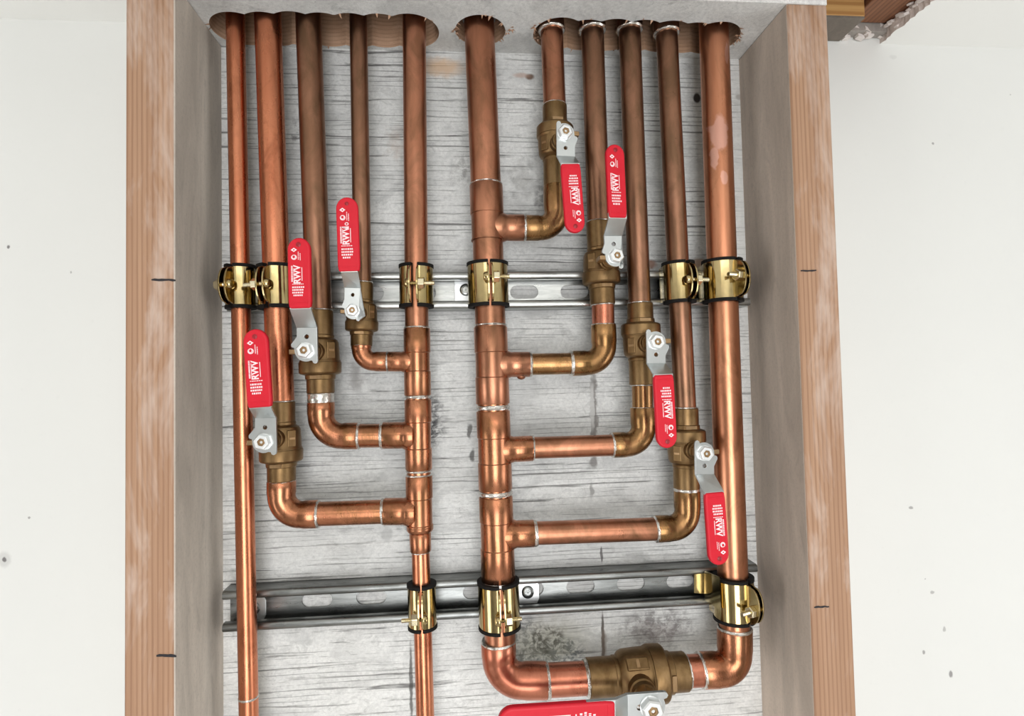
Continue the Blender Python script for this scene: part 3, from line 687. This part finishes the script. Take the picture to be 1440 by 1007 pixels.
# bottom: elbow towards the large valve
elbow(jm, J(701, 903), J(702.5, 957), J(769, 957), rJ+.0004, PXR(62), CU_PINK)
pipe_mesh(J(764, 957), J(826, 953.5), rJ+.0002).build('tube', CU_PINK, jm)
ring(jm, J(701, 902), axJ, rJ+.0008, .0030, bulge=.0009); ring(jm, J(769.5, 957), (1,0,.03), rJ+.0011, .0034, bulge=.0008); ring(jm, J(824, 953.5), (1,0,.03), rJ+.0010, .0026, bulge=.0008)
pipes['J'] = (J(673.7, 30), J(jx(901), 901), rJ)
# K with its bottom elbow
rK = PXR(42.0)
km = thing('copper_pipe', J(1033, 940), 'wide copper pipe, rightmost, with pale scuffs and an elbow at its foot', 'pipe')
a, b = J(1004, 50), J(1033, 885); pipes['K'] = (a, b, rK)
m = NT('copper_scuffed')
s1 = m.ramp(m.noise((60, 60, 9), 1, 5, .6, .4), [(.33, 0), (.68, 1)]); c_ = m.mix(s1, (.66, .30, .17), (.54, .22, .12))
c_ = m.mix(m.ramp(m.noise((45, 45, 22), 1, 6, .65, .8), [(.5, 0), (.72, 1)]), c_  , (.36, .16, .085))
rk = J(1033, 940)
for (px, py, rad, st, wb) in ((1012, 188, .014, (1.5, 1, .75), .016), (1006, 222, .007, (1.4, 1, .6), .012), (990, 118, .0028, (1, 1, .7), .003), (1018, 250, .004, (1, 1, .5), .006), (1022, 75, .006, (2, 1, .5), .004)):
    pc = P(px, py, YM-rK*.9)-rk; c_ = m.mix(m.math('MULTIPLY', m.spot(tuple(pc), rad, .25, st, wb, 90), .55), c_, (.84, .50, .43))
m.bump(m.noise((900, 900, 60), 1, 3, .6), .12, .0004)
CU_SCUFF = m.out(c_, m.math('MULTIPLY_ADD', m.noise((70, 70, 25), 1, 5, .7), .30, .17), 1.0)
pipe_mesh(toz(a, b, ZT), b, rK, 48, 10).build('tube', CU_SCUFF, km)
elbow(km, J(1033, 884), J(1033.5, 941), J(985, 942.5), rK+.0008, PXR(47), CU_FIT)
pipe_mesh(J(990, 942.5), J(962, 944), rK+.0002).build('tube', CU_PINK, km)
ring(km, J(1033, 882.5), (0,0,1), rK+.0014, .0032, bulge=.0008); ring(km, J(985.5, 942.5), (1,0,.03), rK+.0014, .0034, bulge=.0008); ring(km, J(965, 943.7), (1,0,.03), rK+.0014, .0022)

# ================================================================ ball valves
def text_mesh(txt):
    cu = bpy.data.curves.new('lettering', 'FONT'); cu.body = txt; cu.size = 1.0; cu.align_x = 'CENTER'; cu.align_y = 'CENTER'; cu.offset = .03
    ob = bpy.data.objects.new('lettering', cu); COL.objects.link(ob); dg = bpy.context.evaluated_depsgraph_get()
    me = bpy.data.meshes.new_from_object(ob.evaluated_get(dg)); vs = [v.co.copy() for v in me.vertices]; fs = [list(p.vertices) for p in me.polygons]
    bpy.data.objects.remove(ob); bpy.data.meshes.remove(me); bpy.data.curves.remove(cu); return vs, fs
RWV = text_mesh('RWV')
CLET = text_mesh('C')
def printing(gs, gd, gx, gn, L, Wd, parent, extra=False, seed=1):
    """white printing on the face of a grip; u runs 0..1 from the metal to the tip, v 0..1 across"""
    rnd = random.Random(seed); mb = MB()
    def pt(u, v): return gs+gd*(u*L)+gx*((v-.5)*Wd)+gn*.00005
    def bar(u0, v0, u1, v1): mb.add([pt(u0, v0), pt(u0, v1), pt(u1, v1), pt(u1, v0)], [(0,1,2,3)])
    def quadring(cu, cv, ru, rv, k, n, rot=0):
        vs = []
        for s_ in (1, k):
            for i in range(n):
                a = 2*PI*i/n+rot; vs.append(pt(cu+ru*s_*math.sin(a), cv+rv*s_*math.cos(a)))
        mb.add(vs, [(i, (i+1) % n, n+(i+1) % n, n+i) for i in range(n)])
    quadring(.825, .30, .030, .135, .38, 4)
    quadring(.720, .30, .036, .125, .72, 20)
    vs, fs = CLET; mb.add([pt(.720, .30)+gd*(v.x*.0045)-gx*(v.y*.0045) for v in vs], fs)
    # two columns of tiny lettering beside the marks, one long column beside the wordmark
    def micro_col(v0, v1, u0, u1):
        u = u0
        while u < u1:
            l = rnd.uniform(.006, .016); bar(u, v0, min(u+l, u1), v1); u += l+.0045
    micro_col(.47, .505, .685, .80); micro_col(.55, .585, .675, .775)
    micro_col(.165, .235, .375, .60)
    # wordmark with the box line under it
    vs, fs = RWV; sx, sy = .0068, .0078
    mb.add([pt(.475, .43)+gd*(v.x*sx)-gx*(v.y*sy) for v in vs], fs)
    bar(.385, .615, .575, .645); bar(.385, .27, .565, .295)
    if extra: bar(.575, .30, .60, .56); quadring(.635, .47, .022, .09, .55, 16)
    for i in range(5):                                     # rows of small print near the metal
        u = .345-i*.038; v = .20+(.05 if i == 4 else 0)
        while v < .66-(.06 if i == 4 else 0):
            l = rnd.uniform(.035, .075); bar(u-.022*(.5 if i == 0 else 1), v, u, v+l); v += l+.022
    o = mb.build('printing', WHITE, parent, smooth=0, fixn=False); o['label'] = 'white maker printing'
    return o
def valve(label, t1, t2, base, nut, pend, gs, tip, gw, h, s, gp=.0145, mats=(BRASS, BRASS), extra=False, sock=1.0, seed=1, Yax=-.038, stems=True):
    """t1: ring on the lever side of the body, t2: ring on the far side; base/nut/pend/gs/tip: stem foot, nut, end of the flat, start and tip of the grip"""
    A = P(*t1, Yax); B = P(*t2, Yax); O = P(*base, Yax); u = (A-B).normalized(); O = B+u*((O-B).dot(u))
    a_len = (A-O).length; b_len = (B-O).length
    d = ray(*nut).normalized(); oc = CAM-O; bq = d.dot(oc); cq = oc.dot(oc)-h*h; disc = bq*bq-cq
    N = CAM+d*(-bq-math.sqrt(disc)) if disc > 0 else CAM+d*(-bq)
    nn = N-O; n = (nn-u*nn.dot(u)).normalized(); ex = u.cross(n).normalized()
    st0 = O+u*nn.dot(u); hs = (N-st0).length
    root = thing('ball_valve', B, label, 'valve', 'red-handled ball valves')
    rs = .0121*s*sock
    # body: long collar on the lever side, ball housing
    q = .001*s
    prof = [(a_len, rs-.0004), (a_len-.0006, rs), (15.5*q, rs), (14.8*q, rs+.5*q), (13.5*q, rs+.6*q), (12.5*q, rs+.2*q), (10.5*q, 15.2*q), (8*q, 16.4*q), (0, 17.0*q), (-7*q, 17.2*q), (-8.5*q, 18.0*q), (-9*q, 18*q)]
    mb = MB(); mb.lathe(O, u, prof, 48)
    mb.build('body', mats[0], root, smooth=28)
    # cast details: faceted pads either side of the stem with raised size marks
    for s_ in (-1, 1):
        c = O+ex*(s_*11.8*q)+n*(9.2*q)+u*(1*q)
        dn = (ex*s_*.75+n*.66).normalized(); tn = u.cross(dn).normalized()
        mb = MB(); mb.obox(c, u, tn, dn, 7.5*q, 4.2*q, 2.5*q); mb.build('cast_pad', mats[0], root, smooth=0, bevel=.0010*s, segs=3)
        mb = MB(); mb.obox(c+dn*2.5*q, u, tn, dn, 1.1*q, 2.6*q, .35*q); mb.build('raised_mark', BRASS_L, root, smooth=0, bevel=.0002)
    # end cap: wide flange and socket
    prof = [(-9*q, 17.6*q), (-9.3*q, 18.3*q), (-10.2*q, 18.6*q), (-18.5*q, 18.4*q), (-19.8*q, 17.4*q), (-20.6*q, 15*q), (-21*q, rs+1.2*q), (-24.5*q, rs+.9*q), (-25*q, rs+.1*q), (-b_len+.0006, rs), (-b_len, rs-.0004)]
    mb = MB(); mb.lathe(O, -u, [(-t, r_) for t, r_ in prof], 48); mb.build('end_cap', mats[1], root, smooth=28)
    mb = MB(); mb.obox(O-u*(22.8*q)+n*(rs+1.0*q), ex, u, n, 5.2*q, 1.5*q, .5*q); mb.build('raised_mark', BRASS_L, root, smooth=0, bevel=.0002)
    for c_, sg in ((A, 1), (B, -1)): ring(root, c_+u*(sg*.0004), u, rs-.0010*s, .0016, bulge=.0007)
    # bonnet and stem
    mb = MB(); mb.lathe(st0, n, [(10*q, 9.2*q), (19.5*q, 8.6*q), (20.5*q, 7.8*q), (min(24*q, hs-.006), 7.6*q), (min(24*q, hs-.006)+.0004, 5*q)], 36); mb.build('bonnet', mats[0], root, smooth=28)
    mb = MB(); mb.lathe(st0, n, [(min(22*q, hs-.008), 6.6*q), (hs-.0035, 6.6*q), (hs-.003, 6.0*q)], 6); mb.build('packing_nut', BRASS_L, root, smooth=0, bevel=.0004)
    mb = MB(); mb.lathe(st0, n, [(hs-.005, .0033*s), (hs+.0062*s, .0031*s), (hs+.0068*s, .0024*s), (hs+.0068*s, .0014*s), (hs+.0058*s, .0010*s), (hs+.0058*s, .00001)], 24); mb.build('stem', BRASS_L, root, smooth=28)
    # stop lug of the body beside the plate
    lc = N-ex*(11.0*q)-u*(.8*q)-n*(.0035)
    mb = MB(); mb.obox(lc, ex, u, n, 3.4*q, 2.1*q, .0042*s); mb.obox(lc-n*(.008*s)+ex*(4*q), ex, u, n, 6*q, 2.1*q, .003*s); mb.build('stop_lug', BRASS_L, root, smooth=0, bevel=.0006)
    # lever: flat plate round the stem, spur, tail; then the cranked part
    th = .0024*s; E_ = PP(*pend, N, n); xe = (E_-N).dot(ex); ye = (E_-N).dot(u); hw = .0086*s
    xr = xe+hw; xl = xe-hw
    pl = [(xr, ye), (xr, -8.8*q), (xr-.6*q, -10.6*q), (xr-2.2*q, -11.4*q), (xr-3.8*q, -10.6*q), (xr-4.4*q, -8.9*q)]
    for k in range(9):
        a = math.radians(-66-k*14.5); pl.append((9.4*q*math.cos(a), 9.4*q*math.sin(a)))
    pl += [(-9.6*q, 2.2*q), (-11.2*q, 2.6*q), (-12.2*q, 3.6*q), (-12.2*q, 5.6*q), (min(xl, -6*q)-.3*q, 11.2*q), (xl, 12.2*q), (xl, ye)]
    hl = [N+ex*(xe*.75+1.9*q*math.cos(2*PI*k/14))+u*(ye-7.6*q+1.9*q*math.sin(2*PI*k/14)) for k in range(14)]
    GS = PP(*gs, N+n*gp, n); TP = PP(*tip, N+n*gp, n); gd = (TP-GS); L = gd.length; gd.normalize(); gx = gd.cross(n).normalized()
    mb = MB(); mb.prism([N+ex*x+u*y for x, y in pl], n, th, [hl])
    lo_ = mb.build('lever', ZINC, root, smooth=0, bevel=.0003, bangle=60)
    ec = N+ex*xe+u*ye; gc = GS-gd*.0005
    mb = MB(); t2_ = th/2
    dn = (gc-ec).normalized(); nx = dn.cross(ex).normalized(); nx = nx if nx.dot(n) > 0 else -nx
    vs = []
    for (c, e, w_) in ((ec, ex, hw), (gc, gx, hw*1.0), (gc+gd*L*.25, gx, hw)):
        m_ = n if c is not gc else n
        vs += [c-e*w_-n*t2_, c+e*w_-n*t2_, c+e*w_+n*t2_, c-e*w_+n*t2_]
    mb.add(vs, [(0,1,2,3), (0,4,5,1), (1,5,6,2), (2,6,7,3), (3,7,4,0), (4,8,9,5), (5,9,10,6), (6,10,11,7), (7,11,8,4), (8,11,10,9)])
    o = mb.build('lever_crank', ZINC, root, smooth=0)
    # nut
    mb = MB(); rn = .0069*s; hh = .0058*s
    mb.lathe(N+n*(th/2), n, [(0, rn), (hh-.0012*s, rn), (hh, rn*.86), (hh, .0034*s), (hh-.001*s, .0032*s)], 6, .3)
    mb.build('nut', ZNUT, root, smooth=0, bevel=.00035)
    mb = MB(); mb.lathe(N+n*(th/2), n, [(0, rn*1.0), (.0006*s, rn*1.0), (.0007*s, rn*.95)], 32); mb.build('washer', ZNUT, root)
    # grip
    g2 = PXR(gw, N.y+n.y*gp)
    pts = [(0, -g2*.93), (0, g2*.93), (.006*s, g2), (L-g2*1.05, g2)]
    for k in range(1, 14):
        a = PI/2-PI*k/14; pts.append((L-g2*1.05+g2*1.05*math.cos(a), g2*math.sin(a)))
    pts += [(L-g2*1.05, -g2), (.006*s, -g2)]
    gt = .0052*s
    mb = MB(); mb.prism([GS+gd*x+gx*y for x, y in pts], n, gt)
    go = mb.build('grip', RED, root, smooth=60, bevel=.0018*s, segs=4, bangle=50)
    face = GS+n*(gt/2+.00005)
    hc = face+gd*(L-g2*.62)
    mb = MB(); mb.lathe(hc-n*.0004, n, [(0, .0020*s), (.0006, .0020*s), (.0009, .0014*s)], 20); mb.build('hang_dimple', DRED, go)
    mb = MB(); mb.obox(face+gd*.0042*s-n*.0002, gx, gd, n, g2*.78, .0006*s, .0004); mb.build('ridge', RED, go, smooth=0, bevel=.0003)
    printing(face, gd, gx, n, L, g2*2, go, extra, seed)
    return root

valve('lowest left ball valve, red handle up, stem nut right beside the thin left pipe', (395, 565), (396, 676), (396, 617), (371.5, 621), (374, 588), (366.5, 573), (359.5, 463), 33.5, .037, 1.0, seed=1)
valve('larger left ball valve, red handle up crossing a gold clamp, above the middle left elbow', (449, 437), (451, 553), (450.5, 495), (430.5, 493), (432, 461), (423, 434), (421, 335), 31.5, .036, 1.0, seed=2)
valve('smallest ball valve on the thin left riser, highest red handle on the left side', (509.8, 398), (508.3, 487), (509, 441), (497, 437), (496, 405), (491.5, 382), (488, 278), 30.5, .033, .80, seed=3, extra=True, Yax=-.0365)
valve('uppermost ball valve on the short riser, red handle pointing down', (781.5, 263), (780, 149), (780.5, 206), (793.5, 188), (795.5, 220), (801.5, 231), (809, 328), 29.5, .036, .95, seed=4)
valve('upper right ball valve with the highest red handle, handle pointing up', (841.5, 313), (847.5, 428), (846.5, 371), (864.5, 361), (861.5, 332), (868, 307), (863.5, 204), 28.5, .035, .97, seed=5)
valve('middle right ball valve, downward red handle beside the long brown riser, above the third branch', (903.2, 541), (900, 427), (902, 485), (921.5, 481), (922.5, 511), (932, 527), (937.5, 630), 30.5, .036, 1.0, seed=6)
valve('lowest upright-pipe ball valve on the right, red handle down across the widest pipe', (965.5, 687), (963.5, 574), (964, 634), (989.5, 637), (990.5, 667), (1003.5, 692), (1010.5, 794), 31.0, .037, 1.0, seed=7)
valve('large ball valve lying across the bottom, red handle running left out of the frame', (826, 953.5), (963.5, 944), (893, 950), (914, 992), (882, 995), (864, 1003), (700, 1014), 40, .046, 1.36, .016, sock=1.04, seed=8)

# ================================================================ gold pipe clamps
def clamp(label, key, py, phi, nut_side=1, gap=.0038, wd=.0335, ears=.0100, wing=False, tight=False, bolt_z=0.0, blen=.0150):
    a, b, r = pipes[key]
    # point of the axis at the picture height py
    lo, hi = 0.0, 1.0
    def yy(t):
        q = a+(b-a)*t-CAM; return 503.5-FPX*q.dot(UP)/q.dot(FWD)
    for _ in range(40):
        mid = (lo+hi)/2
        if yy(mid) < py: lo = mid
        else: hi = mid
    c = a+(b-a)*lo; ax = -(b-a).normalized()
    f0 = Vector((0,-1,0)); f0 = (f0-ax*f0.dot(ax)).normalized(); x0 = Vector((1,0,0)); x0 = (x0-ax*x0.dot(ax)).normalized()
    def dirv(th): return f0*math.cos(th)+x0*math.sin(th)
    root = thing('pipe_clamp', Vector((c.x, -.021, c.z-wd/2)), label, 'clamp', 'gold pipe clamps')
    R = r+.0030; t = .0016; phi = math.radians(phi); g = gap/2/R
    back = -.0215
    for s_ in (-1, 1):
        th0 = phi+s_*g; th1 = s_*math.radians(118)
        N = 16; ins = []; out = []
        e = dirv(phi)                    # ear direction (towards the viewer, turned by phi)
        tang = (dirv(phi+PI/2))*s_
        # inner path points
        base0 = c+dirv(th0)*R
        ear_tip = base0+e*ears
        def strip(lo_ax, hi_ax, pin, pout, mb):
            n = len(pin)
            vs = [p+ax*lo_ax for p in pin]+[p+ax*hi_ax for p in pin]+[p+ax*lo_ax for p in pout]+[p+ax*hi_ax for p in pout]
            fs = []
            for i in range(n-1):
                fs += [(i, i+1, n+i+1, n+i), (2*n+i, 3*n+i, 3*n+i+1, 2*n+i+1), (i, 2*n+i, 2*n+i+1, i+1), (n+i, n+i+1, 3*n+i+1, 3*n+i)]
            fs += [(0, n, 3*n, 2*n), (n-1, 2*n-1+0, 4*n-1, 3*n-1)]
            mb.add(vs, fs)
        for i in range(N+1):
            th = th0+(th1-th0)*i/N; ins.append(c+dirv(th)*R); out.append(c+dirv(th)*(R+t))
        # foot running back into the channel
        foot = ins[-1]+Vector((-s_*.0002, .010, 0)); d_ = (foot-ins[-1])
        ins.append(foot); out.append(foot+x0*(s_*t))
        mb = MB(); strip(-wd/2, wd/2, ins, out, mb)
        # foot hook is narrower than the band
        mb.build('half_strap', GOLD, root, smooth=50)
        # ear: rounded tab
        eh = wd/2; pts = [(0, -eh), (ears*.30, -eh*.98)]
        for k in range(11):
            q_ = -PI/2+PI*k/10; pts.append((ears*.45+ears*.62*math.cos(q_), eh*.92*math.sin(q_)))
        pts += [(ears*.30, eh*.98), (0, eh)]
        mb = MB(); mb.prism([base0+tang*(t*.5)+e*(x-.0002)+ax*y for x, y in pts], tang, t)
        mb.build('ear', GOLD if not tight else GOLDP, root, smooth=50, bevel=.0003)
    # rubber cushion between the straps and the pipe, its rims rolled over the strap edges
    mb = MB(); N = 36; th_a = phi+g*1.0; th_b = phi-g*1.0+2*PI; hw_ = wd/2+.0030
    sec = [(r+.0002, -hw_), (R+t+.0006, -hw_), (R+t+.0006, -wd/2-.0002), (R-.0003, -wd/2-.0002), (R-.0003, wd/2+.0002), (R+t+.0006, wd/2+.0002), (R+t+.0006, hw_), (r+.0002, hw_)]
    vs = []; ns = len(sec)
    for i in range(N+1):
        th = th_a+(th_b-th_a)*i/N
        for (rr, z) in sec:
            p = c+dirv(th)*rr+ax*z
            if p.y > back: p.y = back
            vs.append(p)
    fs = [(i*ns+k, i*ns+(k+1) % ns, (i+1)*ns+(k+1) % ns, (i+1)*ns+k) for i in range(N) for k in range(ns)]+[list(range(ns)), [N*ns+k for k in range(ns)]]
    mb.add(vs, fs); mb.build('rubber_cushion', RUBBER, root, smooth=30)
    # bolt through the ears
    e = dirv(phi); td = dirv(phi+PI/2)*nut_side; bc = c+e*(R+ears*.55)+ax*bolt_z; hg = gap/2+t
    mb = MB(); mb.lathe(bc, td, [(-hg-.001, .0019)]+[(-hg+.0004*k, .0019 if k % 2 else .0016) for k in range(int((2*hg+blen)/.0004))], 12); bo = mb.build('bolt', GOLDP, root, smooth=20)
    mb = MB(); mb.lathe(bc, -td, [(hg, .0046), (hg+.0022, .0044), (hg+.0034, .0032), (hg+.0036, .0001)], 20); mb.build('bolt_head', GOLD, bo, smooth=40)
    mb = MB(); mb.lathe(bc, td, [(hg, .0054), (hg+.0004, .0054), (hg+.0052, .0054), (hg+.0058, .0046)], 6, .4); mb.build('nut', GOLDP, bo, smooth=0, bevel=.0004)
    if wing:
        mb = MB(); W_ = lambda x, y, Y: P(x, y, Y)
        sec = [(W_(976, 808, -.0225), W_(976, 834, -.0225)), (W_(990, 806.5, -.0228), W_(990, 835, -.0228)), (W_(991, 803, -.0240), W_(991, 844, -.0240)), (W_(1002, 808, -.040), W_(1003, 852, -.040)), (W_(1012, 812, -.052), W_(1014, 860, -.052))]
        vs = []; 
        for p, q in sec: vs += [p, q, q+Vector((.0006, .0014, 0)), p+Vector((.0006, .0014, 0))]
        fs = []
        for i in range(len(sec)-1):
            k = i*4; fs += [(k, k+1, k+5, k+4), (k+1, k+2, k+6, k+5), (k+2, k+3, k+7, k+6), (k+3, k, k+4, k+7)]
        fs += [(0,3,2,1), (k+4, k+5, k+6, k+7)]
        mb.add(vs, fs); mb.build('hook_plate', GOLD, root, smooth=40)
    return root
clamp('gold clamp on the thin leftmost pipe, bolt end touching the left post', 'A', 404, -20, -1, .0046, ears=.012, blen=.0085)
clamp('gold clamp on the second pipe from the left, half hidden by a red handle', 'B', 404, -15, -1, .0046, ears=.0115)
clamp('gold clamp with an open split on the left manifold, upper channel', 'E', 403, -3, 1, .0052)
clamp('gold clamp closed tight round the wide central pipe, upper channel', 'J', 401, 3, 1, .0022, wd=.0355, bolt_z=.004)
clamp('gold clamp on the long brown riser, upper channel, left of the widest pipe clamp', 'I', 398, 14, 1, .0042, ears=.0115)
clamp('gold clamp on the widest right pipe, upper channel, bolt end pointing left', 'K', 396, 21, -1, .0034, wd=.0350, ears=.0135, bolt_z=.002)
clamp('small gold clamp on the thin pipe below the left manifold, lower channel', 'EL', 851, 0, -1, .0016, wd=.0340, bolt_z=-.006)
clamp('gold clamp round the foot of the central pipe, lower channel', 'J', 849, 4, 1, .0026, wd=.0370, bolt_z=-.006)
clamp('gold clamp at the foot of the widest right pipe, plate hooked onto lower channel', 'K', 840, 23, -1, .0034, wd=.0350, ears=.0140, wing=True, bolt_z=-.004)
